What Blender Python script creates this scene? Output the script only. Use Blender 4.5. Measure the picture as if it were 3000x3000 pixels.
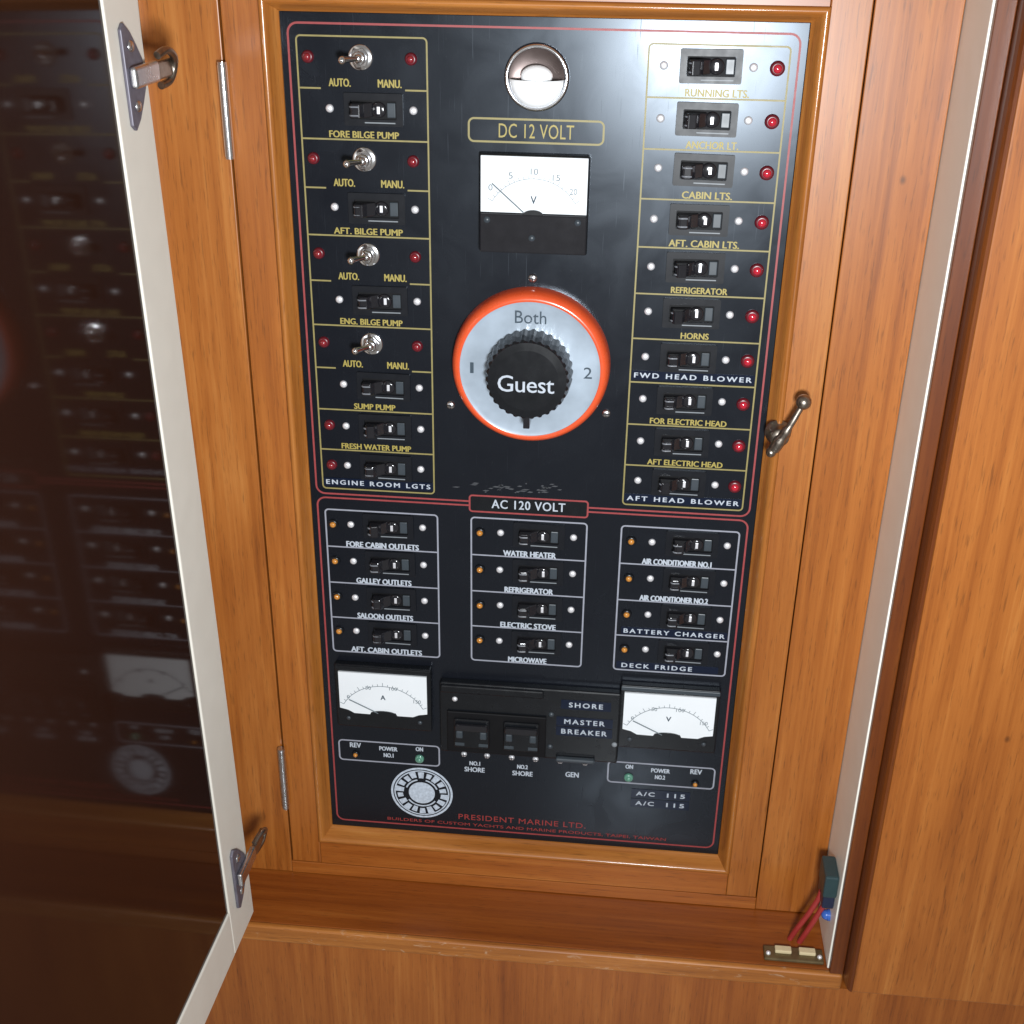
import bpy, bmesh, math, random
from mathutils import Vector, Matrix
random.seed(4)
for o in list(bpy.data.objects): bpy.data.objects.remove(o, do_unlink=True)
S = bpy.context.scene
C = S.collection
MM = 0.001

# ------------------------------------------------------------------ camera
cam = bpy.data.objects.new('camera', bpy.data.cameras.new('camera'))
C.objects.link(cam); S.camera = cam
B = Matrix(((0.9949830193732228, -0.05549787345746402, 0.08323927679073506),
            (0.09923889917531134, 0.44217059707309686, -0.8914240315217522),
            (0.012666177379844526, 0.8952123486222252, 0.44545978362233996)))
cam.matrix_world = Matrix.Translation((0.05965108, -0.77003015, 0.669777)) @ B.to_4x4()
cam.data.lens = 43.69; cam.data.sensor_width = 36
cam.data.clip_start = 0.01; cam.data.clip_end = 50

# ------------------------------------------------------------------ light
W = bpy.data.worlds.new('World'); S.world = W; W.use_nodes = True
W.node_tree.nodes['Background'].inputs[0].default_value = (1.0, 0.93, 0.84, 1)
W.node_tree.nodes['Background'].inputs[1].default_value = 0.25

def area(name, loc, target, size, power, color):
    d = bpy.data.lights.new(name, 'AREA'); d.shape = 'DISK'; d.size = size
    d.energy = power; d.color = color
    o = bpy.data.objects.new(name, d); C.objects.link(o); o.location = loc
    o.rotation_euler = (Vector(target) - Vector(loc)).to_track_quat('-Z', 'Y').to_euler()
    return o
area('key_light', (0.135, -0.82, 0.520), (0.03, 0, 0.46), 0.13, 10.4, (0.93, 0.97, 1.0))
area('low_glare_light', (0.10, -0.98, -0.74), (0.08, 0, 0.1), 0.10, .30, (0.85, 0.93, 1.0))  # lamp added for the faint glare low on the plate

S.view_settings.view_transform = 'Standard'; S.view_settings.look = 'None'
S.view_settings.exposure = 0; S.view_settings.gamma = 1
S.render.engine = 'CYCLES'
S.cycles.max_bounces = 6

# ------------------------------------------------------------------ materials
def new_mat(name):
    m = bpy.data.materials.new(name); m.use_nodes = True
    return m, m.node_tree, m.node_tree.nodes['Principled BSDF']

def plain(name, col, rough=.4, metal=0, vary=.12, nscale=120, bump=0, spec=.5, coat=0, coat_rough=.05, alpha_var=.25):
    m, t, p = new_mat(name)
    tc = t.nodes.new('ShaderNodeTexCoord'); n = t.nodes.new('ShaderNodeTexNoise')
    n.inputs['Scale'].default_value = nscale; n.inputs['Detail'].default_value = 5
    t.links.new(tc.outputs['Object'], n.inputs['Vector'])
    r = t.nodes.new('ShaderNodeMapRange')
    r.inputs['To Min'].default_value = 1 - vary; r.inputs['To Max'].default_value = 1 + vary
    t.links.new(n.outputs['Fac'], r.inputs['Value'])
    mix = t.nodes.new('ShaderNodeVectorMath'); mix.operation = 'SCALE'
    mix.inputs[0].default_value = col[:3]
    t.links.new(r.outputs[0], mix.inputs['Scale'])
    t.links.new(mix.outputs[0], p.inputs['Base Color'])
    r2 = t.nodes.new('ShaderNodeMapRange')
    r2.inputs['To Min'].default_value = rough * (1 - alpha_var); r2.inputs['To Max'].default_value = min(1, rough * (1 + alpha_var))
    t.links.new(n.outputs['Fac'], r2.inputs['Value']); t.links.new(r2.outputs[0], p.inputs['Roughness'])
    p.inputs['Metallic'].default_value = metal
    p.inputs['Specular IOR Level'].default_value = spec
    p.inputs['Coat Weight'].default_value = coat; p.inputs['Coat Roughness'].default_value = coat_rough
    if bump:
        b = t.nodes.new('ShaderNodeBump'); b.inputs['Strength'].default_value = bump; b.inputs['Distance'].default_value = .0004
        t.links.new(n.outputs['Fac'], b.inputs['Height']); t.links.new(b.outputs[0], p.inputs['Normal'])
    return m

def wood(name, axis, tone=1.0, seed=0.0, red=1.0, gloss=.34, wear=0.0):
    m, t, p = new_mat(name)
    tc = t.nodes.new('ShaderNodeTexCoord')
    def noise(scale_vec, detail, dist=0.0, rough=.6):
        mp = t.nodes.new('ShaderNodeMapping'); mp.inputs['Scale'].default_value = scale_vec
        mp.inputs['Location'].default_value = (seed, seed * 1.7, seed * .6)
        t.links.new(tc.outputs['Object'], mp.inputs['Vector'])
        n = t.nodes.new('ShaderNodeTexNoise'); n.inputs['Scale'].default_value = 1
        n.inputs['Detail'].default_value = detail; n.inputs['Distortion'].default_value = dist
        n.inputs['Roughness'].default_value = rough
        t.links.new(mp.outputs[0], n.inputs['Vector']); return n
    def v(a, b):
        return (a, a, b) if axis == 'z' else ((b, a, a) if axis == 'x' else (a, b, a))
    n1 = noise(v(75, 2.6), 6, 1.3)          # broad streaks
    n2 = noise(v(420, 9), 4, 0.3)           # fine fibres
    n3 = noise(v(11, 3.0), 3, 1.0)          # board-scale tone
    n4 = noise(v(900, 60), 2)               # pores
    def math_(op, a, b):
        q = t.nodes.new('ShaderNodeMath'); q.operation = op
        for i, x in enumerate((a, b)):
            if isinstance(x, (int, float)): q.inputs[i].default_value = x
            else: t.links.new(x, q.inputs[i])
        return q.outputs[0]
    s = math_('ADD', math_('MULTIPLY', n1.outputs['Fac'], .46), math_('MULTIPLY', n2.outputs['Fac'], .26))
    s = math_('ADD', s, math_('MULTIPLY', n3.outputs['Fac'], .32))
    r = t.nodes.new('ShaderNodeValToRGB')
    e = r.color_ramp.elements
    def c(a): return (a[0] * tone, a[1] * tone / red ** .4, a[2] * tone / red, 1)
    e[0].position = .36; e[0].color = c((.190, .057, .0085))
    e[1].position = .70; e[1].color = c((.44, .195, .052))
    k = e.new(.48); k.color = c((.285, .096, .0160))
    k = e.new(.58); k.color = c((.350, .130, .0260))
    t.links.new(s, r.inputs[0])
    pr = t.nodes.new('ShaderNodeMapRange'); pr.inputs['From Min'].default_value = .30; pr.inputs['From Max'].default_value = .42
    pr.inputs['To Min'].default_value = .68; pr.inputs['To Max'].default_value = 1
    t.links.new(n4.outputs['Fac'], pr.inputs['Value'])
    sc = t.nodes.new('ShaderNodeVectorMath'); sc.operation = 'SCALE'
    t.links.new(r.outputs[0], sc.inputs[0]); t.links.new(pr.outputs[0], sc.inputs['Scale'])
    # sparse small knots and dents
    mpk = t.nodes.new('ShaderNodeMapping'); mpk.inputs['Scale'].default_value = v(13, 9); mpk.inputs['Location'].default_value = (seed * 3.1,) * 3
    t.links.new(tc.outputs['Object'], mpk.inputs['Vector'])
    vo = t.nodes.new('ShaderNodeTexVoronoi'); vo.inputs['Scale'].default_value = 1; t.links.new(mpk.outputs[0], vo.inputs['Vector'])
    kn = t.nodes.new('ShaderNodeMapRange'); kn.inputs['From Min'].default_value = .012; kn.inputs['From Max'].default_value = .034
    kn.inputs['To Min'].default_value = .35; kn.inputs['To Max'].default_value = 1; t.links.new(vo.outputs['Distance'], kn.inputs['Value'])
    s2 = t.nodes.new('ShaderNodeVectorMath'); s2.operation = 'SCALE'
    t.links.new(sc.outputs[0], s2.inputs[0]); t.links.new(kn.outputs[0], s2.inputs['Scale']); last = s2.outputs[0]
    if wear:
        nw = noise((60, 60, 200), 5, .8, .7); rw = t.nodes.new('ShaderNodeMapRange')
        rw.inputs['From Min'].default_value = .60; rw.inputs['From Max'].default_value = .72; rw.inputs['To Max'].default_value = wear
        t.links.new(nw.outputs['Fac'], rw.inputs['Value'])
        mw = t.nodes.new('ShaderNodeMix'); mw.data_type = 'RGBA'; mw.inputs[7].default_value = (.52, .36, .24, 1)
        t.links.new(rw.outputs[0], mw.inputs[0]); t.links.new(last, mw.inputs[6]); last = mw.outputs[2]
    t.links.new(last, p.inputs['Base Color'])
    p.inputs['Roughness'].default_value = .42
    p.inputs['Coat Weight'].default_value = .62; p.inputs['Coat Roughness'].default_value = gloss; p.inputs['Specular IOR Level'].default_value = .22
    b = t.nodes.new('ShaderNodeBump'); b.inputs['Strength'].default_value = .35; b.inputs['Distance'].default_value = .0004
    t.links.new(s, b.inputs['Height']); t.links.new(b.outputs[0], p.inputs['Normal'])
    return m

WZ = wood('teak_vertical', 'z', 1.04, 0.3, red=1.4)
WZ2 = wood('teak_vertical_frame', 'z', 1.0, 5.1, red=1.35)
WX = wood('teak_horizontal', 'x', .92, 2.2, red=1.8)
WX2 = wood('teak_ledge', 'x', .74, 7.4, red=2.4)
WLOW = wood('teak_lower_face', 'z', .92, 9.4, red=1.8)
WR = wood('teak_right_door', 'z', 1.0, 12.4, red=1.5)
WEDGE = wood('mahogany_edge', 'z', .40, 3.4, red=3.0)
WNOSE = wood('teak_nosing', 'x', 1.2, 4.4, wear=.75)
MOZ = wood('moulding_vertical', 'z', 1.1, 14.4, gloss=.14)
MOX = wood('moulding_horizontal', 'x', 1.15, 15.4, gloss=.14)
m, t, p = new_mat('panel_plate'); PLATE = m
tc = t.nodes.new('ShaderNodeTexCoord')
def _n(scale, det, dist=0, vec=None):
    n = t.nodes.new('ShaderNodeTexNoise'); n.inputs['Scale'].default_value = scale; n.inputs['Detail'].default_value = det
    n.inputs['Distortion'].default_value = dist; t.links.new(vec or tc.outputs['Object'], n.inputs['Vector']); return n.outputs['Fac']
def _mr(src, a, b_, c, d):
    r = t.nodes.new('ShaderNodeMapRange'); t.links.new(src, r.inputs['Value'])
    for k_, v_ in zip(('From Min', 'From Max', 'To Min', 'To Max'), (a, b_, c, d)): r.inputs[k_].default_value = v_
    return r.outputs[0]
smudge = _n(26, 6, 1.2); speck = _n(900, 2)
mp = t.nodes.new('ShaderNodeMapping'); mp.inputs['Scale'].default_value = (900, 900, 26); mp.inputs['Rotation'].default_value = (0, .5, 0)
t.links.new(tc.outputs['Object'], mp.inputs['Vector']); scr = _n(1, 2, 0, mp.outputs[0])
add = t.nodes.new('ShaderNodeMath'); add.operation = 'ADD'
t.links.new(_mr(smudge, .3, .75, .225, .30), add.inputs[0]); t.links.new(_mr(scr, .66, .74, 0, .10), add.inputs[1])
t.links.new(add.outputs[0], p.inputs['Roughness'])
mx = t.nodes.new('ShaderNodeMix'); mx.data_type = 'RGBA'
mx.inputs[6].default_value = (.0062, .0072, .0105, 1); mx.inputs[7].default_value = (.05, .052, .055, 1)
t.links.new(_mr(speck, .70, .80, 0, .7), mx.inputs[0]); t.links.new(mx.outputs[2], p.inputs['Base Color'])
p.inputs['Specular IOR Level'].default_value = .42; p.inputs['Specular Tint'].default_value = (.78, .88, 1, 1)
BLACK = plain('black_plastic', (.006, .007, .009), .26, vary=.2, spec=.4)
BEZEL = plain('bezel_black', (.008, .009, .012), .36, vary=.2, spec=.22)
BLACKM = plain('matt_black', (.004, .004, .005), .6, vary=.2, spec=.2)
BLACKG = plain('glossy_black', (.012, .012, .015), .14, vary=.2, spec=.6)
DGREY2 = plain('highlight_grey', (.16, .17, .19), .3)  # pale grey for the painted highlights on the breaker handles
GREY = plain('grey_print', (.20, .22, .24), .5)
DGREY = plain('dark_grey_plastic', (.035, .045, .055), .35)
GOLD = plain('gold_print', (.33, .265, .060), .5, vary=.25, nscale=300)
GOLDL = plain('gold_line', (.245, .205, .070), .5, vary=.25, nscale=200)
WHITEL = plain('white_line', (.27, .28, .33), .5, vary=.2, nscale=200)
WHITE = plain('white_print', (.42, .46, .52), .5, vary=.2, nscale=300)
RED = plain('red_print', (.27, .030, .028), .5, vary=.25, nscale=300)
REDLN = plain('red_line', (.27, .040, .042), .5, vary=.25, nscale=200)
DIAL = plain('white_dial', (.74, .77, .80), .35, vary=.05, nscale=40, coat=.6)
INK = plain('grey_ink', (.13, .16, .18), .6)
INKD = plain('dark_ink', (.025, .045, .065), .6)
CHROME = plain('chrome', (.78, .79, .82), .14, metal=1, vary=.05)
STEEL = plain('steel', (.62, .62, .64), .28, metal=1, vary=.15)
PEWTER = plain('tarnished_metal', (.30, .26, .22), .34, metal=1, vary=.5, nscale=300)
SCREW = plain('screw_metal', (.80, .80, .84), .38, metal=.55, vary=.1)
REDL = plain('red_lens', (.42, .012, .030), .16, vary=.1, coat=1)
REDL2 = plain('dim_red_lens', (.20, .010, .018), .22, vary=.2, coat=1)
REDR = plain('red_lens_rim', (.10, .006, .012), .3)
AMBER = plain('amber_lens', (.50, .20, .030), .16, vary=.1, coat=1)
GREENL = plain('green_lens', (.10, .26, .19), .2, vary=.1, coat=1)
ORANGE = plain('orange_plastic', (.66, .082, .022), .28, vary=.08, coat=.5, coat_rough=.15)
SILVER = plain('silver_dial', (.33, .39, .46), .34, vary=.45, nscale=38, metal=.15, coat=.4, coat_rough=.2)
CREAM = plain('cream_laminate', (.68, .645, .575), .45, vary=.05, nscale=60)
CREAM2 = plain('cream_paint', (.88, .85, .77), .45, vary=.05, nscale=60)
TAPE = plain('embossed_tape', (.006, .010, .024), .24, spec=.25)
BRONZE = plain('dull_bronze', (.16, .12, .06), .4, metal=.6, vary=.4)
LAMPD = plain('lamp_reflector', (.10, .075, .070), .3, metal=.6)  # brown reflection in the lamp mirror put into the base colour
IVORY = plain('ivory_plastic', (.62, .52, .32), .4)
WIRE = plain('red_wire', (.32, .030, .028), .38)
NAVY = plain('navy_plastic', (.012, .018, .045), .35)
BLUE = plain('blue_plastic', (.04, .12, .45), .25)
TEAL = plain('dark_teal_plastic', (.020, .045, .050), .4)
DARKM = plain('dark_hinge_metal', (.13, .12, .15), .5, metal=.3, vary=.5, nscale=250)
BULB = plain('frosted_bulb', (.88, .90, .92), .3, vary=.03, coat=.8)
m, t, p = new_mat('smoked_glass'); GLASS = m
p.inputs['Base Color'].default_value = (.020, .0075, .0045, 1); p.inputs['Roughness'].default_value = .02
p.inputs['IOR'].default_value = 1.5; p.inputs['Specular IOR Level'].default_value = .17
tc = t.nodes.new('ShaderNodeTexCoord'); n = t.nodes.new('ShaderNodeTexNoise'); n.inputs['Scale'].default_value = 9
n.inputs['Detail'].default_value = 6
r = t.nodes.new('ShaderNodeMapRange'); r.inputs['To Min'].default_value = .04; r.inputs['To Max'].default_value = .10
t.links.new(tc.outputs['Object'], n.inputs['Vector']); t.links.new(n.outputs['Fac'], r.inputs['Value'])
t.links.new(r.outputs[0], p.inputs['Roughness'])

# ------------------------------------------------------------------ mesh helpers (all in millimetres, y negative = towards the viewer)
def box(bm, x0, x1, y0, y1, z0, z1, mi=0):
    x0, x1 = sorted((x0, x1)); y0, y1 = sorted((y0, y1)); z0, z1 = sorted((z0, z1))
    v = [bm.verts.new((x, y, z)) for x in (x0, x1) for y in (y0, y1) for z in (z0, z1)]
    for f in ((0, 1, 3, 2), (4, 6, 7, 5), (0, 4, 5, 1), (2, 3, 7, 6), (0, 2, 6, 4), (1, 5, 7, 3)):
        q = bm.faces.new([v[i] for i in f]); q.material_index = mi

def prism(bm, pts, y0, y1, smooth=False):
    """polygon in x,z pulled from y0 (back) to y1 (front)"""
    a = [bm.verts.new((x, y0, z)) for x, z in pts]; b = [bm.verts.new((x, y1, z)) for x, z in pts]
    bm.faces.new(b); bm.faces.new(a[::-1])
    n = len(pts)
    for i in range(n):
        f = bm.faces.new((a[i], a[(i + 1) % n], b[(i + 1) % n], b[i])); f.smooth = smooth

def rrect(x0, x1, z0, z1, r, n=6):
    pts = []
    for cx, cz, a0 in ((x1 - r, z1 - r, 0), (x0 + r, z1 - r, 90), (x0 + r, z0 + r, 180), (x1 - r, z0 + r, 270)):
        for i in range(n + 1):
            a = math.radians(a0 + 90 * i / n); pts.append((cx + r * math.cos(a), cz + r * math.sin(a)))
    return pts

def ring(bm, outer, inner, y0, y1):
    n = len(outer); rows = []
    for pts, y in ((outer, y0), (outer, y1), (inner, y1), (inner, y0)):
        rows.append([bm.verts.new((x, y, z)) for x, z in pts])
    for k in range(3):
        for i in range(n):
            j = (i + 1) % n
            bm.faces.new((rows[k][i], rows[k][j], rows[k + 1][j], rows[k + 1][i]))

def outline(bm, x0, x1, z0, z1, r=3, w=.95, y0=0, y1=-.14):
    h = w / 2
    ring(bm, rrect(x0 - h, x1 + h, z0 - h, z1 + h, r + h), rrect(x0 + h, x1 - h, z0 + h, z1 - h, max(r - h, .2)), y0, y1)

def lathe(bm, prof, cx=0, cz=0, n=40, smooth=True, a0=0, a1=360):
    """profile (radius, y) turned about the y axis"""
    full = a1 - a0 >= 360
    m_ = n if full else n + 1
    rows = []
    for i in range(m_):
        a = math.radians(a0 + (a1 - a0) * i / n)
        rows.append([bm.verts.new((cx + r * math.cos(a), y, cz + r * math.sin(a))) for r, y in prof])
    for i in range(n):
        A = rows[i]; Bq = rows[(i + 1) % m_]
        for k in range(len(prof) - 1):
            f = bm.faces.new((A[k], A[k + 1], Bq[k + 1], Bq[k])); f.smooth = smooth
    bmesh.ops.remove_doubles(bm, verts=bm.verts, dist=1e-5)

def tube(bm, pts, rad, n=10, caps=True):
    pts = [Vector(p_) for p_ in pts]
    rr = rad if isinstance(rad, (list, tuple)) else [rad] * len(pts)
    rows = []
    up = Vector((0.13, .2, 1)).normalized()
    for i, p_ in enumerate(pts):
        d = (pts[min(i + 1, len(pts) - 1)] - pts[max(i - 1, 0)]).normalized()
        u = d.cross(up)
        if u.length < .1: u = d.cross(Vector((1, 0, 0)))
        u.normalize(); w = d.cross(u)
        rows.append([bm.verts.new(p_ + (u * math.cos(2 * math.pi * k / n) + w * math.sin(2 * math.pi * k / n)) * rr[i]) for k in range(n)])
    for i in range(len(rows) - 1):
        for k in range(n):
            f = bm.faces.new((rows[i][k], rows[i][(k + 1) % n], rows[i + 1][(k + 1) % n], rows[i + 1][k])); f.smooth = True
    if caps:
        for f in (bm.faces.new(rows[0][::-1]), bm.faces.new(rows[-1])):
            for e in f.edges: e.smooth = False

def smoothpath(pts, n=8):
    P = [Vector(q) for q in pts]; P = [P[0]] + P + [P[-1]]; out = []
    for i in range(1, len(P) - 2):
        for k in range(n):
            s = k / n; a, b, c, d = P[i - 1:i + 3]
            out.append(.5 * ((2 * b) + (c - a) * s + (2 * a - 5 * b + 4 * c - d) * s * s + (3 * b - a - 3 * c + d) * s ** 3))
    out.append(P[-2]); return out

def ball(bm, c, r, seg=16, sc=(1, 1, 1)):
    res = bmesh.ops.create_uvsphere(bm, u_segments=seg, v_segments=seg // 2, radius=r)
    for v in res['verts']:
        v.co = Vector((v.co.x * sc[0], v.co.y * sc[1], v.co.z * sc[2])) + Vector(c)
        for f in v.link_faces: f.smooth = True

def obj(name, bm, mat, parent=None, loc=(0, 0, 0), bevel=0, label=None, seg=2):
    if isinstance(bm, bpy.types.Mesh): me = bm
    else:
        bmesh.ops.recalc_face_normals(bm, faces=bm.faces)
        for v in bm.verts: v.co *= MM
        me = bpy.data.meshes.new(name); bm.to_mesh(me); bm.free()
    if not me.materials:
        for q in (mat if isinstance(mat, (list, tuple)) else [mat]): me.materials.append(q)
    o = bpy.data.objects.new(name, me); C.objects.link(o)
    o.parent = parent; o.location = Vector(loc) * MM
    if bevel:
        b = o.modifiers.new('bevel', 'BEVEL'); b.width = bevel * MM; b.segments = seg; b.limit_method = 'ANGLE'
        b.angle_limit = math.radians(40)
    if label: o['label'] = label
    return o

def thing(name, label, cat, loc=(0, 0, 0), kind=None, group=None):
    o = bpy.data.objects.new(name, None); C.objects.link(o); o.empty_display_size = .02
    o.location = Vector(loc) * MM; o['label'] = label; o['category'] = cat
    if kind: o['kind'] = kind
    if group: o['group'] = group
    return o

def new(): return bmesh.new()

def text_mesh(body, width, height, mat, depth=.16, bold=.012, spacing=1.0):
    cu = bpy.data.curves.new('t', 'FONT'); cu.body = body; cu.align_x = 'CENTER'; cu.size = 1
    thick = bold * 14; cu.offset = 0.0; cu.space_character = spacing; cu.resolution_u = 3
    ob = bpy.data.objects.new('t', cu); C.objects.link(ob)
    bpy.context.view_layer.update()
    me = bpy.data.meshes.new_from_object(ob.evaluated_get(bpy.context.evaluated_depsgraph_get()))
    bpy.data.objects.remove(ob, do_unlink=True)
    xs = [v.co.x for v in me.vertices]; ys = [v.co.y for v in me.vertices]
    sx = width / (max(xs) - min(xs)); sz = height / (max(ys) - min(ys)) if height else sx
    cx = (max(xs) + min(xs)) / 2; cy = (max(ys) + min(ys)) / 2
    b = new(); b.from_mesh(me)
    for v in b.verts:
        v.co = Vector(((v.co.x - cx) * sx, 0, (v.co.y - cy) * sz))
    ext = bmesh.ops.extrude_face_region(b, geom=list(b.faces))
    for g in ext['geom']:
        if isinstance(g, bmesh.types.BMVert): g.co.y -= depth
    bmesh.ops.recalc_face_normals(b, faces=b.faces)
    if thick > .03:
        base = list(b.verts) + list(b.edges) + list(b.faces)
        for k_, (dx, dz) in enumerate(((thick, 0), (-thick, 0), (0, thick * .7))):
            d = bmesh.ops.duplicate(b, geom=base)
            for g in d['geom']:
                if isinstance(g, bmesh.types.BMVert): g.co.x += dx; g.co.z += dz; g.co.y -= .012 * (k_ + 1)
    for v in b.verts: v.co *= MM
    me2 = bpy.data.meshes.new('lettering'); b.to_mesh(me2); b.free(); bpy.data.meshes.remove(me)
    me2.materials.append(mat)
    return me2

def copy_part(o, parent, loc):
    c = o.copy(); C.objects.link(c); c.parent = parent; c.location = Vector(loc) * MM
    for ch in list(o.children):
        d = ch.copy(); C.objects.link(d); d.parent = c
    return c

# ================================================================== THE CABINET (large structure)
cab = thing('wooden_cabinet', 'varnished teak cabinet with a shallow cream sided recess around the breaker panel', 'cabinet', (0, 0, -50))
def P(name, bm, mat, parent, **k):
    """part given in world millimetres"""
    off = parent.matrix_world.translation if False else Vector(parent.location) / MM
    for v in bm.verts: v.co -= off
    return obj(name, bm, mat, parent, **k)

FY = -10       # face plane of door and frame
LZ = -50       # ledge
FR = -66       # front of the recess
b = new(); box(b, -236, -187.8, 6, FY, LZ, 760); P('frame_stile', b, WZ2, cab, bevel=.6)
b = new(); box(b, 187.2, 236, 6, FY, LZ, 760); P('frame_stile', b, WZ, cab, bevel=.6)
b = new(); box(b, -187.6, 187.0, 6, FY - .3, LZ, -38.6); P('frame_rail', b, WX, cab, bevel=.5)
b = new(); box(b, -300, 300, 8, 12, -60, 760); P('back_board', b, WEDGE, cab)
b = new(); box(b, 236.4, 247, 7, FR, LZ, 760); P('side_wall', b, CREAM2, cab, bevel=.8)
b = new(); box(b, -247, -236.4, 7, FR, LZ, 760); P('side_wall', b, CREAM2, cab, bevel=.8)
b = new(); box(b, -300, 247.5, 7, FR - .5, LZ - 16, LZ - .5); P('ledge', b, WX2, cab, bevel=.6)
b = new(); box(b, -300, 247.5, FR - .6, FR - 6.5, LZ - 15.5, LZ + .2); P('ledge_nosing', b, WNOSE, cab, bevel=2.4, seg=4)
b = new(); box(b, -700, 700, FR + 14, FR - 3, -900, LZ - 16.2); P('lower_face', b, WLOW, cab)
b = new(); box(b, -700, -247.4, 12, FR + 1, LZ - 16, 760); P('side_panel', b, WZ2, cab)

# ---- cabinet door on the right, standing proud of the recess
rd = thing('cabinet_door', 'plain teak cabinet door standing proud at the right edge with a dark rounded edge', 'cabinet door', (480, FR, LZ))
b = new(); box(b, 251.5, 800, FR - .5, -88, LZ + 1, 760); P('door_panel', b, WR, rd, bevel=1.2)
b = new()
pr = [(247.6, FR - .2), (247.6, -80), (248.2, -84.5), (249.6, -87), (251.3, -88), (251.3, FR - .2)]
lo = [b.verts.new((x, y, LZ + 1)) for x, y in pr]; hi = [b.verts.new((x, y, 760)) for x, y in pr]
for i in range(len(pr)):
    b.faces.new((lo[i], lo[(i + 1) % 6], hi[(i + 1) % 6], hi[i]))
b.faces.new(lo[::-1]); b.faces.new(hi)
P('edge_strip', b, WEDGE, rd)
b = new(); box(b, 237.4, 247.4, FR - .3, -72, LZ + 1, 760); P('gap_strip', b, WEDGE, rd, bevel=.8)  # dark strip filling the gap between side wall and door edge

# ================================================================== HINGED DOOR CARRYING THE PANEL
dr = thing('panel_door', 'inner teak door with moulded frame holding the black breaker panel', 'door', (-187, FY, -38))
b = new(); box(b, -186.6, -163.2, 6, FY, -38, 760); P('stile', b, WZ, dr, bevel=.7)
b = new(); box(b, 163.2, 186.4, 6, FY, -38, 760); P('stile', b, WZ2, dr, bevel=.7)
b = new(); box(b, -163, 163, 6, FY, -38, -15.2); P('rail', b, WX, dr, bevel=.4)
b = new(); box(b, -163, 163, 6, FY, 615.2, 760); P('rail', b, WX, dr, bevel=.4)
# moulding: profile swept round the opening with mitred corners
prof = [(0, 1), (0, -1.6), (.9, -2.0), (2.0, -4.6), (3.6, -8.2), (4.6, -10.4), (5.6, -11.9), (6.8, -12.7), (8.0, -12.5), (8.9, -11.6), (9.3, -10.2), (9.3, 4)]
b = new()
def corner(o):
    return [(-154.6 - o, -6.4 - o), (154.6 + o, -6.4 - o), (154.6 + o, 606.4 + o), (-154.6 - o, 606.4 + o)]
sides = [0, 1, 2, 3]
for s_ in sides:
    prev = None
    for o_, y_ in prof:
        c4 = corner(o_); p0 = c4[s_]; p1 = c4[(s_ + 1) % 4]
        cur = (b.verts.new((p0[0], y_, p0[1])), b.verts.new((p1[0], y_, p1[1])))
        if prev:
            f = b.faces.new((prev[0], prev[1], cur[1], cur[0])); f.material_index = 0 if s_ in (0, 2) else 1; f.smooth = True
        prev = cur
bmesh.ops.remove_doubles(b, verts=b.verts, dist=.001)
for e in b.edges:
    if len(e.link_faces) == 2 and e.link_faces[0].material_index != e.link_faces[1].material_index: e.smooth = False
P('moulding', b, [MOX, MOZ], dr)

def butt_hinge(z0, z1):
    h = new()
    L_ = (z1 - z0)
    for i in range(5):
        a = z0 + L_ * i / 5 + .1; c = z0 + L_ * (i + 1) / 5 - .1
        tube(h, [(-187.2, FY - 4.2, a), (-187.2, FY - 4.2, c)], 3.0, n=14)
    tube(h, [(-187.2, FY - 4.2, z0 - 1.6), (-187.2, FY - 4.2, z1 + 1.6)], [2.75, 2.75], n=12)
    hh = P('hinge', h, CHROME if z0 > 200 else STEEL, dr)
    l = new(); box(l, -193.5, -188.4, FY - .1, FY - 1.6, z0, z1); box(l, -186.0, -181.5, FY - .1, FY - 1.6, z0, z1)
    return hh
butt_hinge(524, 577); butt_hinge(21, 76)

# turn latch on the right stile
lt = new()
lathe(lt, [(0, FY - 12), (5.4, FY - 12), (6.4, FY - 10), (6.6, FY - 2.2), (8.4, FY - 1.4), (8.6, FY), (0, FY)], 161.5, 359, n=24)
for v in lt.verts: pass
lat = P('latch', lt, PEWTER, dr)
a_ = new()
tube(a_, smoothpath([(158.5, FY - 13, 352), (161.5, FY - 14.5, 359), (166, FY - 16, 369), (170, FY - 15.5, 378), (173, FY - 15, 385)], 5), [3.8] * 2 + [4.0] * 4 + [3.1] * 4 + [2.2] * 5 + [2.1] * 6, n=12)
ball(a_, (173.2, FY - 15, 386), 5.0)
ball(a_, (156.8, FY - 13.5, 350), 3.4)
o = P('latch_arm', a_, PEWTER, dr); o.parent = lat; o.location = (0, 0, 0)

# ================================================================== BREAKER PANEL
pn = thing('breaker_panel', 'black electrical breaker panel with red border, gold DC rows and white AC rows', 'electrical panel', (0, 0, -6))
PZ = 6        # panel empty sits at z = -6; part coordinates below are relative to it
def Q(name, bm, mat, loc=(0, 0, 0), parent=pn, **k):
    return obj(name, bm, mat, parent, (loc[0], loc[1], loc[2] + (PZ if parent is pn else 0)), **k)

b = new(); box(b, -154.4, 154.4, 2.5, 0, -6.2, 606.2); Q('face_plate', b, PLATE, bevel=.3)
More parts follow.
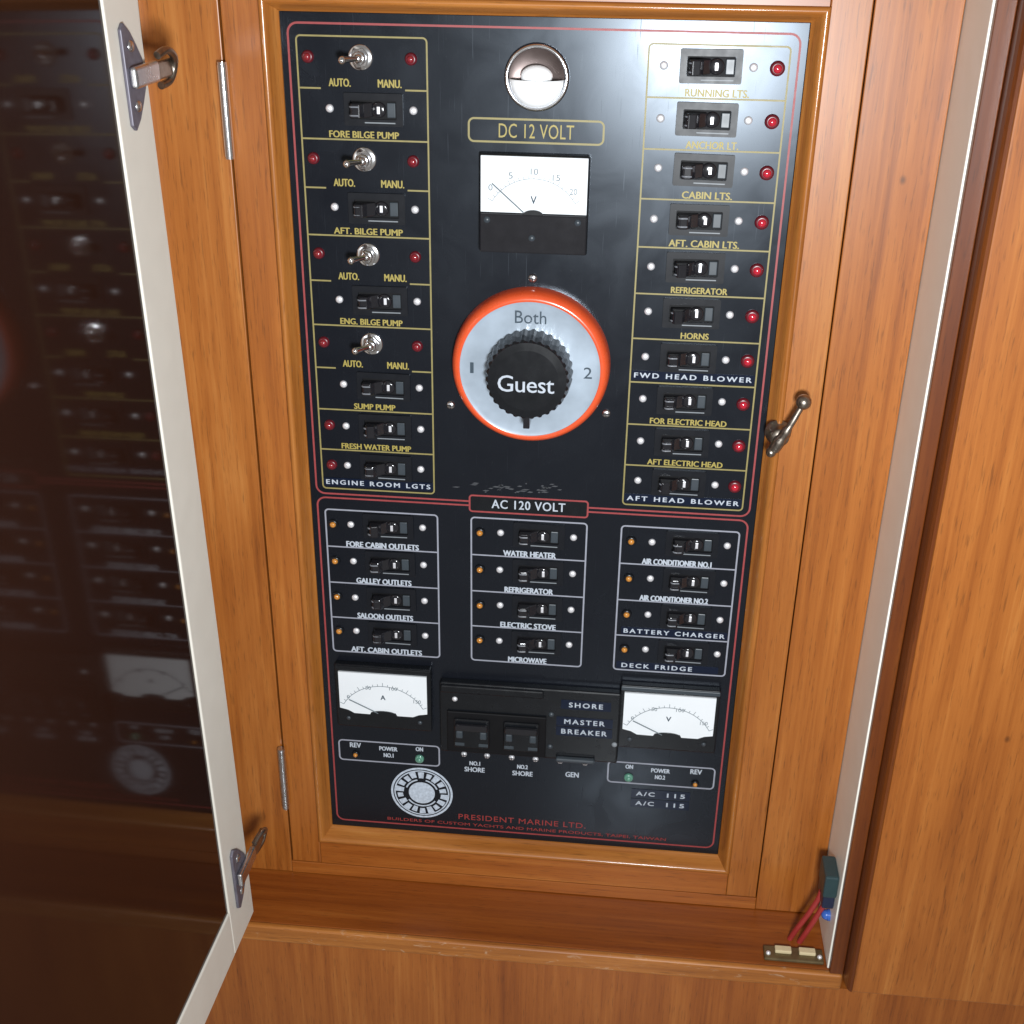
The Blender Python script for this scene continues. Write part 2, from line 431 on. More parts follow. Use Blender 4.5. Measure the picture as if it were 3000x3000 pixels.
# red border
b = new(); outline(b, -150, 150, 291.6, 600, 6, 1.25); Q('red_border', b, REDLN)
b = new(); outline(b, -150, 150, 0, 288.4, 6, 1.25); Q('red_border', b, REDLN)
DCT = 593.0; DP = 29.72
ACT = 279.2; AP = 29.55
def gold_cells(x0, x1, gaps=()):
    b = new(); zb = DCT - 10 * DP
    outline(b, x0, x1, zb, DCT, 2.5, 1.0, 0, -.15)
    for i in range(1, 10):
        z = DCT - i * DP
        if i in gaps:
            box(b, x0 + .5, x0 + 13.5, 0, -.15, z - .5, z + .5); box(b, x1 - 13.5, x1 - .5, 0, -.15, z - .5, z + .5)
        else: box(b, x0 + .5, x1 - .5, 0, -.15, z - .5, z + .5)
    return Q('gold_outline', b, GOLDL)
gold_cells(-145.2, -66.7, gaps=(1, 3, 5, 7)); gold_cells(63.9, 145.0)
for x0, x1 in ((-144.8, -64.7), (-40.8, 40.2), (64.2, 145)):
    b = new(); outline(b, x0, x1, ACT - 4 * AP, ACT, 2.5, 1.1, 0, -.15)
    for i in range(1, 4):
        z = ACT - i * AP; box(b, x0 + .5, x1 - .5, 0, -.15, z - .5, z + .5)
    Q('white_outline', b, WHITEL)
b = new(); outline(b, -41.8, 39.7, 535, 548.5, 3.2, 1.2); Q('gold_outline', b, GOLDL)
b = new(); prism(b, rrect(-42.5, 40.8, 283.3, 297, 2), 0, -.18); Q('title_patch', b, BLACK)
b = new(); outline(b, -41.9, 40.2, 284, 296.3, 2, 1.2, -.1, -.3); Q('red_border', b, REDLN)

def letters(body, x, z, w, h, mat, y=-.02, bold=.014, spacing=1.0, tag_=True):
    me = text_mesh(body, w, h, mat, bold=bold, spacing=spacing)
    cn = {'gold_print': 'gold', 'white_print': 'white', 'red_print': 'red'}.get(mat.name, '')
    return Q('lettering', me, mat, (x, y, z), label=(cn + ' lettering reading ' + body) if cn else None)

letters('DC 12 VOLT', -.8, 541.7, 45.5, 8.4, GOLD, bold=.0, spacing=1.05)
letters('AC 120 VOLT', -.9, 290.6, 51, 6.6, WHITE, y=-.2, bold=.01, spacing=1.1)
CXL, CXR, CXM = -101.2, 99.0, 5.6      # middle of the two screws of a row
for i in (0, 2, 4, 6):
    z = DCT - i * DP - 26.2
    letters('AUTO.', -120, z, 13.2, 4.6, GOLD); letters('MANU.', -89.5, z, 14.2, 4.6, GOLD)
def dc_lab(i, body, x, w, h=4.0):
    letters(body, x, DCT - (i + 1) * DP + 3.1, w, h, GOLD)
dc_lab(1, 'FORE BILGE PUMP', -106.3, 43); dc_lab(3, 'AFT. BILGE PUMP', -106, 44)
dc_lab(5, 'ENG. BILGE PUMP', -106.3, 41); dc_lab(7, 'SUMP PUMP', -106.3, 28); dc_lab(8, 'FRESH WATER PUMP', -106.3, 48)
dc_lab(0, 'RUNNING LTS.', 105, 37, 4.3); dc_lab(1, 'ANCHOR LT.', 104.5, 31, 4.3); dc_lab(2, 'CABIN LTS.', 104, 30, 4.3)
dc_lab(3, 'AFT. CABIN LTS.', 104.5, 43, 4.3); dc_lab(4, 'REFRIGERATOR', 104, 35); dc_lab(5, 'HORNS', 103.5, 17.5)
dc_lab(7, 'FOR ELECTRIC HEAD', 103.8, 50); dc_lab(8, 'AFT ELECTRIC HEAD', 103.8, 50)
def ac_lab(i, body, x, w):
    letters(body, x, ACT - (i + 1) * AP + 2.7, w, 4.3, WHITE, bold=.02)
for i, (s_, w) in enumerate((('FORE CABIN OUTLETS', 52), ('GALLEY OUTLETS', 40), ('SALOON OUTLETS', 41), ('AFT. CABIN OUTLETS', 53))): ac_lab(i, s_, -104.6, w)
for i, (s_, w) in enumerate((('WATER HEATER', 37), ('REFRIGERATOR', 34.5), ('ELECTRIC STOVE', 40), ('MICROWAVE', 28))): ac_lab(i, s_, 0.6, w)
for i, (s_, w) in enumerate((('AIR CONDITIONER NO.1', 48), ('AIR CONDITIONER NO.2', 48))): ac_lab(i, s_, 103.8, w)
def tape(body, x0, x1, z, h=6.2, th=3.4, tx0=None, tx1=None):
    b = new(); prism(b, rrect(x0, x1, z - h / 2, z + h / 2, .4, 2), -.1, -.5)
    Q('embossed_tape', b, TAPE, label='dark embossed tape reading ' + body)
    tx0 = x0 + 2 if tx0 is None else tx0; tx1 = x1 - 2 if tx1 is None else tx1
    me = text_mesh(body, tx1 - tx0, th, WHITE, depth=.3, bold=.012, spacing=1.35)
    Q('lettering', me, WHITE, ((tx0 + tx1) / 2, -.45, z), label='white embossed lettering reading ' + body)
tape('ENGINE ROOM LGTS', -144.5, -67.4, DCT - 10 * DP + 5.2)
tape('FWD HEAD BLOWER', 64.6, 144.2, DCT - 7 * DP + 5.0)
tape('AFT HEAD BLOWER', 64.6, 144.2, DCT - 10 * DP + 5.2)
tape('BATTERY CHARGER', 68, 144, ACT - 3 * AP + 4.4, 6, 3.5)
tape('DECK FRIDGE', 66, 140, ACT - 4 * AP + 4.4, 6, 3.6, 70, 121)

# old label residue under the battery switch
b = new(); rg = random.Random(8)
for _ in range(34):
    x = rg.choice((rg.uniform(-52, 2), rg.uniform(-40, -8), rg.uniform(4, 22))); z = 303 + (x + 20) * .05 + rg.uniform(-3.5, 3.5); w = rg.uniform(.5, 3.2)
    prism(b, [(x - w, z - .25), (x + w * .3, z - .5), (x + w, z + .3), (x - w * .2, z + rg.uniform(.3, .8))], 0, -.06)
Q('label_residue', b, plain('glue_residue', (.045, .048, .055), .6, vary=.4, nscale=500))
# ---- breaker prototype --------------------------------------------------
def make_breaker(loc):
    b = new()
    ring(b, rrect(-16.5, 19.5, -9.6, 9.6, 1.0, 3), rrect(-12.6, 15.6, -5.6, 5.6, .8, 3), 0, -1.5)
    br = Q('circuit_breaker', b, BEZEL, loc)
    b = new(); prism(b, rrect(-12.5, 15.5, -5.5, 5.5, .8, 3), -.05, -.35)
    obj('well', b, BLACKM, br)
    b = new()   # pivoting handle, thrown to the left
    pts = [(-11.5, -8.2), (-10.2, -9.6), (-5.5, -9.2), (-3.4, -5.6), (1.2, -1.6), (1.2, -.4), (-11.8, -.4)]
    lo = [b.verts.new((x, y, -4.2)) for x, y in pts]; hi = [b.verts.new((x, y, 4.2)) for x, y in pts]
    for i in range(len(pts)):
        b.faces.new((lo[i], lo[(i + 1) % len(pts)], hi[(i + 1) % len(pts)], hi[i]))
    b.faces.new(lo[::-1]); b.faces.new(hi)
    hd = obj('handle', b, BLACKG, br, bevel=.9)
    b = new()
    for zz in (2.6, -2.4): tube(b, smoothpath([(-5.8, -9.5, zz), (-10.2, -9.9, zz), (-11.3, -8.6, zz)], 3), .55, n=6)
    obj('highlight_ridge', b, DGREY2, br)  # pale ridges paint in the curved highlight on the handle
    b = new(); lathe(b, [(0, -2.6), (3.2, -2.6), (4.4, -2.1), (4.7, -1.2), (4.7, -.3)], 4.6, 0, n=24)
    obj('pivot_boss', b, BLACKG, br)
    b = new(); box(b, 3.8, 5.7, -2.5, -2.95, -2.2, 2.2); obj('indicator_mark', b, SCREW, br, bevel=.3)
    b = new(); box(b, 9.8, 15, -.3, -1.7, -4.4, 4.4); obj('cover_block', b, DGREY, br, bevel=.5)
    b = new(); box(b, -4, 14.8, -1.45, -1.7, -7.9, -7.2); obj('rating_strip', b, GREY, br)
    for s_ in (-25.7, 25.7):
        b = new(); lathe(b, [(0, -1.5), (1.4, -1.35), (2.3, -.8), (2.5, 0)], s_, 0, n=18)
        obj('screw', b, SCREW, br)
    return br
rows = []
for i in (1, 3, 5, 7, 8, 9): rows.append((CXL, DCT - i * DP - 11.6))
for i in range(10): rows.append((CXR, DCT - i * DP - 11.6))
for i in range(4):
    for cx in (-101.0, CXM, 111.9): rows.append((cx, ACT - i * AP - 11.2))
br0 = make_breaker((rows[0][0], 0, rows[0][1]))
for cx, z in rows[1:]:
    c_ = copy_part(br0, pn, (cx + random.uniform(-.3, .3), 0, z + PZ + random.uniform(-.25, .25)))
    c_.rotation_euler.y = math.radians(random.uniform(-.7, .7))
    for ch in c_.children:
        if ch.name.startswith('handle'): ch.rotation_euler.z = math.radians(random.uniform(-3, 7)); ch.location.y = random.uniform(-1.2, .6) * MM
        if ch.name.startswith('indicator_mark'): ch.location = (random.uniform(-.6, .6) * MM, 0, random.uniform(-.3, .3) * MM)
        if ch.name.startswith('screw'): ch.location = (random.uniform(-.3, .3) * MM, 0, random.uniform(-.3, .3) * MM)

# ---- indicator lights ----------------------------------------------------
def make_light(loc, lens, rim, r):
    b = new(); lathe(b, [(r * .78, -2.2), (r * 1.05, -2.2), (r * 1.3, -1.5), (r * 1.38, 0)], n=24); L_ = Q('indicator_light', b, rim, loc)
    b = new(); lathe(b, [(0, -3.8), (r * .35, -3.65), (r * .65, -3.1), (r * .82, -2.2), (r * .82, -.2)], n=24); obj('lens', b, lens, L_)
    return L_
rl = None
for i in (0, 2, 4, 6):
    z = DCT - i * DP - 11.8
    for x in (-138.6, -76.2):
        if rl is None: rl = make_light((x, 0, z), REDL2, REDR, 2.7)
        else: copy_part(rl, pn, (x, 0, z + PZ))
for i in (8, 9): copy_part(rl, pn, (-138, 0, DCT - i * DP - 11.4 + PZ))
rr_ = None
for i in range(10):
    z = DCT - i * DP - 11.9
    if rr_ is None: rr_ = make_light((138.4, 0, z), REDL, REDR, 3.2)
    else: copy_part(rr_, pn, (138.4, 0, z + PZ))
am = None
for i in range(4):
    for x in (-139.4, -34.6, 71.3):
        z = ACT - i * AP - 11.2
        if am is None: am = make_light((x, 0, z), AMBER, BLACK, 2.7)
        else: copy_part(am, pn, (x, 0, z + PZ))

# ---- toggle switches ------------------------------------------------------
def make_toggle(loc):
    b = new(); lathe(b, [(3.4, -1.3), (6.9, -1.3), (7.4, -.9), (7.5, 0)], n=32); T_ = Q('toggle_switch', b, CHROME, loc)
    b = new(); prism(b, [(5.9 * math.cos(math.radians(60 * k + 12)), 5.9 * math.sin(math.radians(60 * k + 12))) for k in range(6)], -1.2, -3.4)
    obj('nut', b, CHROME, T_, bevel=.35)
    b = new(); lathe(b, [(2.0, -6.8), (3.4, -6.8), (3.9, -6.2), (3.9, -3.2)], n=24); ball(b, (0, -6.2, 0), 2.7)
    obj('bushing', b, CHROME, T_)
    b = new(); tube(b, [(0, -6.5, 0), (-3, -10.2, 0), (-7.2, -15.3, 0)], [1.4, 1.6, 2.3], n=12); ball(b, (-7.6, -15.8, 0), 2.45)
    obj('lever', b, CHROME, T_)
    return T_
tg = None
for i in (0, 2, 4, 6):
    z = DCT - i * DP - 11.6
    if tg is None: tg = make_toggle((-106.6, 0, z))
    else: copy_part(tg, pn, (-106.6, 0, z + PZ))

# ---- courtesy lamp ---------------------------------------------------------
LX, LZ_ = -1.0, 572.8
b = new(); lathe(b, [(16.3, -1.5), (16.6, -3.6), (17.6, -4.4), (18.7, -3.8), (19.3, -1.8), (19.4, 0)], n=56)
lamp = Q('courtesy_lamp', b, CHROME, (LX, 0, LZ_))
b = new(); lathe(b, [(0, -.4), (9, -.8), (14, -1.4), (16.5, -2.2)], n=48); obj('reflector', b, LAMPD, lamp)
b = new()
# lower eyelid shade: a quarter ball covering the lower half
n1, n2 = 24, 10; R_ = 16.2; grid = []
for i in range(n1 + 1):
    a = math.pi + math.pi * i / n1; row = []
    for k in range(n2 + 1):
        e_ = math.pi / 2 * k / n2
        rr = R_ * math.cos(e_); row.append(b.verts.new((rr * math.cos(a), -2.4 - 9.5 * math.sin(e_), rr * math.sin(a) - .8)))
    grid.append(row)
for i in range(n1):
    for k in range(n2):
        f = b.faces.new((grid[i][k], grid[i][k + 1], grid[i + 1][k + 1], grid[i + 1][k])); f.smooth = True
bmesh.ops.remove_doubles(b, verts=b.verts, dist=.001)
sh = obj('shade', b, BULB, lamp)
so = sh.modifiers.new('s', 'SOLIDIFY'); so.thickness = .0006; so.offset = -1
b = new(); ball(b, (0, -4.5, 1.0), 7.6, 24, (1.25, .8, .85)); obj('bulb', b, BULB, lamp)

# ---- rotary battery switch ---------------------------------------------------
BX, BZ = -.9, 394.2
b = new(); lathe(b, [(45.6, -13.2), (47.0, -13.7), (48.8, -12.6), (50.4, -10.2), (51.4, -6.5), (51.8, 0)], n=96)
bs = Q('battery_switch', b, ORANGE, (BX, 0, BZ))
b = new(); lathe(b, [(0, -13.6), (29, -13.4), (43.2, -12.4), (45.6, -12.9)], n=96); dl = obj('dial_plate', b, SILVER, bs)
b = new()      # ribbed knob
nk = 120; pts = []
prof2 = [(28.2, -13.4), (27.6, -24), (26.6, -30.5), (25.0, -32.2), (20, -32.6), (0, -32.8)]
rowsk = []
for i in range(nk):
    a = 2 * math.pi * i / nk; k_ = (1.0 if (i // 2) % 2 == 0 else .962)
    rowsk.append([b.verts.new(((r * (k_ if j < 3 else 1)) * math.cos(a), y, (r * (k_ if j < 3 else 1)) * math.sin(a))) for j, (r, y) in enumerate(prof2[:-1])])
cv = b.verts.new((0, -32.8, 0))
for i in range(nk):
    A, D = rowsk[i], rowsk[(i + 1) % nk]
    for j in range(len(prof2) - 2): b.faces.new((A[j], A[j + 1], D[j + 1], D[j]))
    b.faces.new((A[-1], cv, D[-1]))
kb = obj('knob', b, BLACK, bs)
b = new(); box(b, -2.1, 2.1, -14, -31.5, -33.2, -24); obj('pointer', b, BLACKG, bs, bevel=.5)
def sub_text(body, x, z, w, h, mat, y, parent, spacing=1.0, bold=.01):
    me = text_mesh(body, w, h, mat, bold=bold, spacing=spacing)
    return obj('lettering', me, mat, parent, (x, y, z), label='lettering reading ' + body)
sub_text('Guest', -.6, -2.2, 36, 11, WHITE, -32.7, bs, spacing=.95, bold=.004)
sub_text('Both', 0, 35.5, 20, 8.2, INKD, -13.1, bs, bold=.0)
sub_text('1', -37.6, 0, 2.0, 7.2, INKD, -12.9, bs)
sub_text('2', 37.6, 0, 5.4, 7.6, INKD, -12.9, bs, bold=0)
def panel_screw(x, z, r=3.0, mat=SCREW, y=0):
    b = new(); lathe(b, [(0, -1.9), (r * .6, -1.7), (r * .92, -1.0), (r, 0)], n=20)
    s_ = Q('screw', b, mat, (x, y, z))
    b = new(); box(b, -r * .8, r * .8, -1.75, -2.0, -.25, .25); box(b, -.25, .25, -1.75, -2.0, -r * .8, r * .8)
    obj('cross_slot', b, BLACKM, s_)
    return s_
for x, z in ((-1.1, 451.6), (-54.4, 362.6), (49.6, 362.0)): panel_screw(x, z, 3.0, STEEL)

# ---- meters -------------------------------------------------------------------
def arc_ticks(b, cx, cz, r0, r1, a0, a1, n, w=.35, y0=0, y1=-.1):
    for i in range(n + 1):
        a = math.radians(a0 + (a1 - a0) * i / n); long_ = r1 if i % 5 == 0 else r0 + (r1 - r0) * .55
        c, s_ = math.cos(a), math.sin(a); px, pz = -s_ * w / 2, c * w / 2
        pts = [(cx + r0 * c + px, cz + r0 * s_ + pz), (cx + r0 * c - px, cz + r0 * s_ - pz), (cx + long_ * c - px, cz + long_ * s_ - pz), (cx + long_ * c + px, cz + long_ * s_ + pz)]
        prism(b, pts, y0, y1)
def arc_line(b, cx, cz, r, w, a0, a1, n=30, y0=0, y1=-.1):
    for i in range(n):
        t0 = math.radians(a0 + (a1 - a0) * i / n); t1 = math.radians(a0 + (a1 - a0) * (i + 1) / n)
        prism(b, [(cx + (r - w) * math.cos(t0), cz + (r - w) * math.sin(t0)), (cx + (r - w) * math.cos(t1), cz + (r - w) * math.sin(t1)),
                  (cx + r * math.cos(t1), cz + r * math.sin(t1)), (cx + r * math.cos(t0), cz + r * math.sin(t0))], y0, y1)

# large DC voltmeter
VX, VZ = -1.0, 499.2
b = new(); box(b, -33.6, 33.6, 0, -6.5, -30.3, 29.8); vm = Q('voltmeter', b, BLACK, (VX, 0, VZ), bevel=1.0, label='large meter with black lower half under the DC title')
b = new(); box(b, -32.6, 32.6, -6.4, -8.0, -5.0, 29.0); obj('dial', b, DIAL, vm, bevel=.3)
b = new(); box(b, -33.2, 33.2, -6.3, -9.2, -29.8, -5.6); obj('lower_cover', b, BLACKG, vm, bevel=1.0)
b = new(); arc_ticks(b, 0, -14, 30, 33, 148, 32, 20, .3, -7.9, -8.1); arc_line(b, 0, -14, 30.1, .3, 148, 32, 30, -7.9, -8.1)
obj('scale', b, INK, vm)
for body, x, z, w in (('5', -14.2, 17.5, 2.6), ('10', 0.2, 20.3, 4.6), ('15', 13.6, 17.0, 4.6), ('20', 24.2, 9.0, 4.6), ('0', -26.5, 10, 2.6)):
    sub_text(body, x, z, w, 3.8, INK, -7.95, vm, bold=.0)
sub_text('V', 0, 3.2, 3.6, 4.6, INKD, -7.95, vm)
b = new(); tube(b, [(-25.5, -8.7, 12.5), (-6, -8.7, -4.5)], .42, n=6); obj('needle', b, INK, vm)
b = new(); prism(b, [(6.2 * math.cos(math.radians(a)), -5.8 + 3.0 * math.sin(math.radians(a))) for a in range(0, 181, 15)], -7.8, -9.0); obj('pivot_cover', b, BLACK, vm)
for x, z in ((-28.5, -9.5), (27.5, -9.5), (-.6, -20)):
    b = new(); lathe(b, [(0, -1.0), (1.9, -.8), (2.1, 0)], n=16); obj('screw', b, DGREY if z < -15 else DGREY, vm, (x, -9.2, z))

def small_meter(cx, cz, letter, label):
    b = new(); box(b, -36.5, 36.5, 0, -6.5, -27.5, 28.5); me_ = Q('panel_meter', b, BLACK, (cx, 0, cz), bevel=1.2, label=label)
    b = new()
    pts = [(-33.4, 23), (-33.4, -9.4), (-27, -11.0), (-22.5, -13.6), (-10.5, -13.8), (-9.2, -11.4), (9.2, -11.4), (10.5, -13.8), (22.5, -13.8), (27, -11.6), (33.4, -10.4), (33.4, 23)]
    prism(b, pts[::-1], -6.4, -8.0); obj('dial', b, DIAL, me_)
    b = new(); box(b, -36, 36, -6.3, -7.6, 24.4, 28.0); obj('top_rim', b, BLACK if letter == 'A' else DGREY, me_, bevel=.6)
    b = new(); arc_line(b, 0, -22, 34.5, .4, 152, 28, 30, -7.9, -8.15); arc_ticks(b, 0, -22, 34.5, 37.5, 152, 28, 20, .35, -7.9, -8.15)
    obj('scale', b, INK, me_)
    for body, x, z, w in (('0', -26.5, 4.5, 2.2), ('50', -11, 13.6, 4.2), ('100', 8, 14.2, 6), ('150', 26, 4.0, 5.6)):
        sub_text(body, x, z - 3.5, w, 3.0, INK, -7.95, me_, bold=0)
    sub_text(letter, 0, 2.2, 3.6, 4.0, INKD, -7.95, me_)
    b = new(); tube(b, [(-26, -8.8, -1), (-4, -8.8, -12)], .4, n=6); obj('needle', b, INK, me_)
    b = new(); prism(b, [(9 * math.cos(math.radians(a)), -12.2 + 2.2 * math.sin(math.radians(a))) for a in range(0, 181, 15)], -7.9, -9.0); obj('pivot_cover', b, BLACK, me_)
    for x, z in ((-27.5, -19.5), (27.5, -19.5)):
        b = new(); lathe(b, [(0, -1.0), (1.5, -.8), (1.7, 0)], n=16); obj('screw', b, DGREY, me_, (x, -6.5, z))
small_meter(-107.0, 124.8, 'A', 'small meter marked A at the lower left')
small_meter(106.8, 123.2, 'V', 'small meter marked V at the lower right')

# ---- master breakers -------------------------------------------------------------
b = new(); box(b, -64, 71, 0, -7, 80.5, 144); mb = Q('master_breaker_block', b, BLACK, (0, 0, 0), bevel=1.4)
def MQ(name, bm, mat, **k): return obj(name, bm, mat, mb, (0, 0, 0), **k)
b = new(); box(b, -63, 14, -6.8, -10, 136.5, 143.2); MQ('top_lip', b, BLACK, bevel=1.2)
b = new(); box(b, -58.5, 16.5, -6.8, -9.0, 82.5, 119.5); MQ('handle_bezel', b, BLACKM, bevel=.8)
for cx in (-39.5, -2.0):
    b = new(); box(b, cx - 13.5, cx + 13.5, -8.8, -11.5, 88, 114.5); MQ('double_breaker', b, BLACK, bevel=1.6, seg=3)
    b = new(); box(b, cx - 12.5, cx + 12.5, -11.3, -15.5, 106, 111.6); MQ('tie_handle', b, BLACKG, bevel=1.6, seg=3)
    for dx in (-9, 9):
        b = new(); box(b, cx + dx - 2.6, cx + dx + 2.6, -11.3, -14, 98.5, 105.4); MQ('handle', b, DGREY, bevel=1.0)
        b = new(); box(b, cx + dx - 3.6, cx + dx + 3.6, -11.3, -11.8, 90.5, 93.2); MQ('rating_mark', b, DGREY, bevel=.2)
b = new(); box(b, 24.5, 54, -6.8, -11, 80.8, 84.4); MQ('third_handle', b, DGREY, bevel=1.2)
for body, x0, x1, z, th in (('SHORE', 27, 64, 131.8, 4.2), ('MASTER', 24, 66, 116.6, 4.2), ('BREAKER', 24, 66, 107.6, 4.2)):
    b = new(); prism(b, rrect(x0, x1, z - 4, z + 4, .4, 2), -6.9, -7.5); MQ('embossed_tape', b, TAPE)
    w = {'SHORE': 25, 'MASTER': 30, 'BREAKER': 34}[body]
    me = text_mesh(body, w, th, WHITE, depth=.3, bold=.01, spacing=1.3)
    obj('lettering', me, WHITE, mb, ((x0 + x1) / 2, -7.45, z), label='white embossed lettering reading ' + body)
for x, z, q in ((-52.6, 129.6, SCREW), (20, 121.5, DGREY), (68.2, 98, GREY), (19.8, 92, DGREY)):
    b = new(); lathe(b, [(0, -1.3), (1.5, -1.1), (2.1, 0)], n=16); obj('screw', b, q, mb, (x, -7, z))
for x in (-46.8, -28.9, -9.8, 8.6, 27.6, 46.8): panel_screw(x, 74.0, 2.3)
letters('NO.1', -38.4, 65.6, 8, 3.8, WHITE, bold=.014); letters('SHORE', -38.6, 59.6, 15.5, 4.4, WHITE, bold=.014)
letters('NO.2', -1.3, 65.6, 8, 3.8, WHITE, bold=.014); letters('SHORE', -1.2, 59.2, 15.5, 4.4, WHITE, bold=.014)
letters('GEN', 37.2, 61.6, 10, 4.8, WHITE, bold=.014)

# ---- polarity boxes ------------------------------------------------------------------
for x0, x1, z0, z1, n_, flip in ((-145, -66.2, 60.4, 79.2, 'NO.1', False), (64.6, 145.4, 57.6, 77, 'NO.2', True)):
    b = new(); outline(b, x0, x1, z0, z1, 3, 1.15); Q('white_outline', b, WHITEL)
    cx = (x0 + x1) / 2
    xr, xo = (x0 + 13, x1 - 15.5) if not flip else (x1 - 14, x0 + 16)
    letters('REV', xr, z1 - 4.2, 8.5, 4.4, WHITE, bold=.014); letters('ON', xo, z1 - 3.8, 5.5, 3.8, WHITE, bold=.014)
    letters('POWER', cx - .5, z1 - 5.6, 14, 3.8, WHITE, bold=.014); letters(n_, cx - .5, z1 - 11.8, 7.5, 3.8, WHITE, bold=.014)
    if flip: z_a, z_g = z0 + 4.5, z0 + 5.5
    else: z_a, z_g = z0 + 6.5, z0 + 6.0
    make_light((xr, 0, z_a), AMBER, BLACK, 2.2)
    make_light((xo, 0, z_g), GREENL, GREENL, 2.6)
for z in (48.6, 39.4):
    b = new(); prism(b, rrect(83.5, 128.5, z - 4.0, z + 4.0, .4, 2), -.1, -.5); Q('embossed_tape', b, TAPE)
    for body, x, w in (('A/C', 94.3, 14), ('115', 117.8, 13.5)):
        me = text_mesh(body, w, 3.8, WHITE, depth=.3, spacing=1.3); Q('lettering', me, WHITE, (x, -.45, z), label='white embossed lettering reading ' + body)

# ---- round emblem ---------------------------------------------------------------------
EX, EZ = -80.6, 33
b = new(); lathe(b, [(22.9, -.16), (24.6, -.16)], n=64, smooth=False)
lathe(b, [(0, -.18), (10.4, -.18)], n=40, smooth=False)
lathe(b, [(12.2, -.16), (13.4, -.16)], n=48, smooth=False, a0=20, a1=75)
lathe(b, [(12.2, -.16), (13.4, -.16)], n=48, smooth=False, a0=105, a1=160)
lathe(b, [(12.2, -.16), (13.4, -.16)], n=48, smooth=False, a0=215, a1=325)
for k in range(18):
    a0 = k * 20 + 4
    lathe(b, [(14.4 + (k % 2) * .8, -.16), (19.6 + (k % 3) * .7, -.16)], n=4, smooth=False, a0=a0, a1=a0 + 13 + k % 3)
lathe(b, [(20.9, -.16), (22.0, -.16)], n=64, smooth=False)
em = Q('round_emblem', b, plain('emblem_print', (.44, .50, .58), .5, vary=.5, nscale=420), (EX, 0, EZ))
letters('PRESIDENT MARINE LTD.', -1, 12.2, 101, 5.2, RED, bold=0, spacing=1.1)
letters('BUILDERS OF CUSTOM YACHTS AND MARINE PRODUCTS, TAIPEI, TAIWAN', 2, 4.6, 222, 3.2, RED, bold=0)

# ================================================================== OPEN SMOKED GLASS DOOR (left)
nrm = Vector((1, -.0309, .0167)).normalized()      # normal of the inner face
d0 = -194.6
gd = thing('glass_door', 'open smoked glass door with cream border at the left, mirroring the panel', 'glass door', (-200, -83, -24))
def G(bm, shift=0):
    """door-local (u = away from hinge, t = thickness outwards, z) placed on the tilted plane"""
    for v in bm.verts:
        u, t_, z = v.co
        y = -83 - u
        x = (d0 + .0309 * y - .0167 * z) - t_
        v.co = Vector((x, y, z)) - Vector((-200, -83, -24))
    return bm
b = new()
BW = 43; LU = 560; TOPZ = 700
box(b, 0, BW, 0, 19, -24, TOPZ)
box(b, LU - BW, LU, 0, 19, -24, TOPZ)
box(b, BW + .02, LU - BW - .02, 0, 19, -24, -24 + BW - 3)
box(b, BW + .02, LU - BW - .02, 0, 19, TOPZ - BW, TOPZ)
obj('door_frame', G(b), CREAM, gd, bevel=.9)
b = new(); box(b, BW - 3, LU - BW + 3, 1.4, 5.4, -24 + BW - 6, TOPZ - BW + 3); obj('smoked_glass', G(b), GLASS, gd)
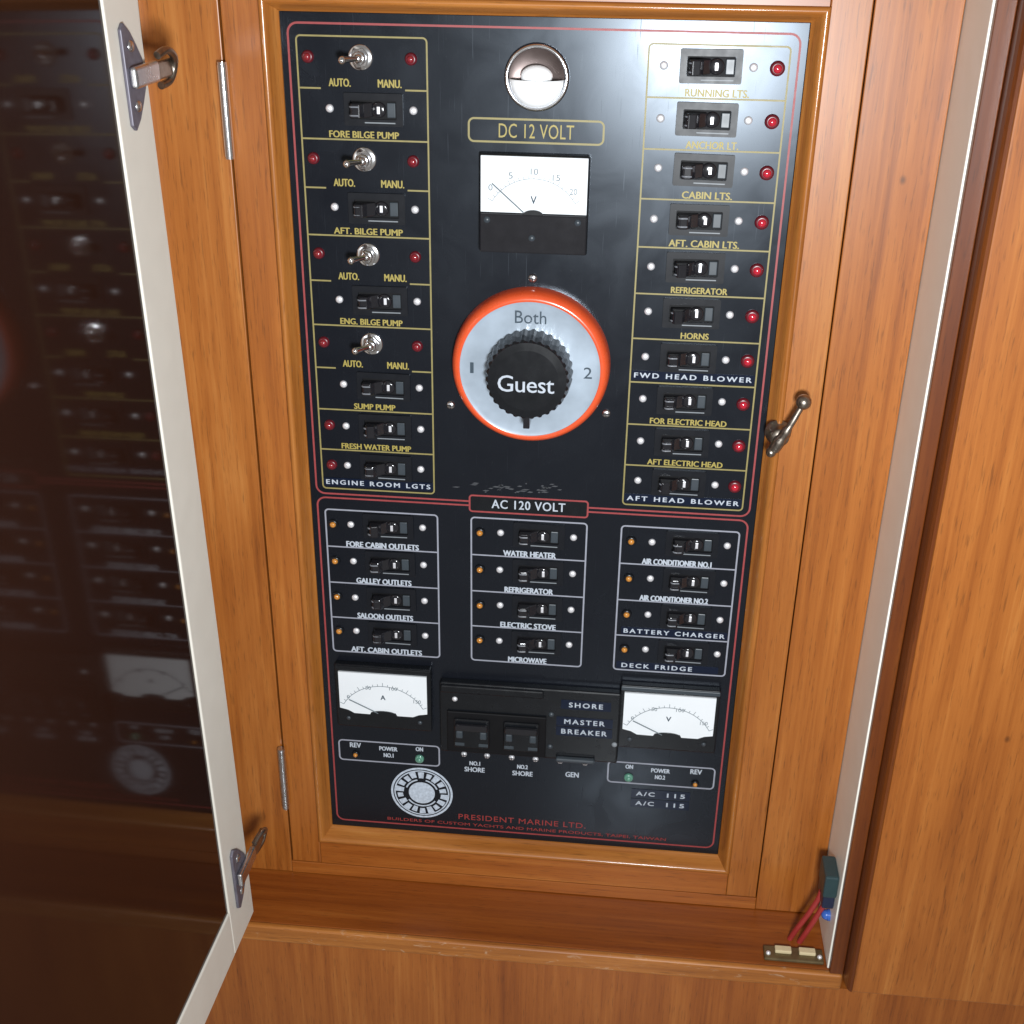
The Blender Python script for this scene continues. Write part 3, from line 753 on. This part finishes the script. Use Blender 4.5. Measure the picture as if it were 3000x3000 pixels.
def cup_hinge(zc, mat):
    b = new()
    def pr(pts, t0, t1):
        a = [b.verts.new((u, t0, z)) for u, z in pts]; c = [b.verts.new((u, t1, z)) for u, z in pts]
        b.faces.new(a); b.faces.new(c[::-1])
        for i in range(len(pts)): b.faces.new((a[i], a[(i + 1) % len(pts)], c[(i + 1) % len(pts)], c[i]))
    pr([(8, zc + 7), (14, zc + 15), (20, zc + 22), (27, zc + 27), (31, zc + 24), (31, zc - 24), (27, zc - 27), (20, zc - 22), (14, zc - 15), (8, zc - 7)], -.1, -2.2)
    hh = obj('hinge', G(b), DARKM, gd, bevel=.6)
    b = new()
    box(b, -3, 29, -2.3, -6.5, zc - 5.5, zc + 5.5)
    q = obj('hinge_arm', G(b), STEEL, gd, bevel=1.6, seg=3); q.parent = hh
    b = new()
    path = smoothpath([(-2, -6, zc + 8), (-11, -8, zc + 10), (-20, -8, zc + 6), (-24, -6, zc), (-21, -4, zc - 7), (-12, -2, zc - 9)], 6)
    tube(b, path, 2.2, n=10)
    q = obj('hinge_hook', G(b), PEWTER, gd); q.parent = hh
    b = new(); box(b, -24, -2, -3, -6, zc - 5, zc + 5); q = obj('hinge_link', G(b), PEWTER, gd, bevel=1.4, seg=3); q.parent = hh
    for dz in (15, -15):
        b = new(); lathe(b, [(0, -1.2), (2.6, -.9), (3, 0)], n=16)
        for v in b.verts: v.co = Vector((v.co.x + 22, v.co.y - 2.2, v.co.z + zc + dz))
        q = obj('screw', G(b), STEEL, gd); q.parent = hh
cup_hinge(581, CHROME); cup_hinge(33, PEWTER)

# ================================================================== SMALL THINGS ON THE RECESS WALL AND LEDGE
sw = thing('door_switch', 'small black door switch with two red wires and blue button on cream recess wall', 'switch', (236, -50, -20))
b = new(); box(b, 226, 236.2, -36, -60, 13, 33); P('switch_body', b, TEAL, sw, bevel=1.5)
b = new(); box(b, 227.5, 236.2, -33, -56, -1, 12.6); P('terminal_block', b, NAVY, sw, bevel=1.2)
b = new(); tube(b, [(236.3, -47, -15), (234.5, -47, -15)], 4.4, n=16); ball(b, (234, -47, -15), 3.9); P('blue_button', b, BLUE, sw)
for k, (dx, dy) in enumerate(((0, 0), (7, -2.5))):
    b = new(); tube(b, smoothpath([(228.5 + dx * .5, -43 + dy, 4), (227 + dx * .7, -43 + dy, -4), (222 + dx * .8, -42 + dy, -20), (215.5 + dx, -40 + dy, -38), (211.5 + dx, -38.5 + dy, -51)], 6), 2.1, n=10)
    P('wire', b, WIRE, sw)
mc = thing('magnetic_catch', 'dull bronze catch plate with two ivory pads lying on the ledge in the right corner', 'catch plate', (214, -57, -50))
b = new(); box(b, 190, 234.5, -49.5, -63, -50.6, -47.6); P('base_plate', b, BRONZE, mc, bevel=1.0)
for x in (204.5, 222.5):
    b = new(); box(b, x - 6.2, x + 6.2, -51.5, -57.5, -47.8, -44.8); P('pad', b, IVORY, mc, bevel=.8)
for x in (193.2, 231.6):
    b = new(); ball(b, (x, -58, -47.4), 1.9); P('screw', b, SCREW, mc)
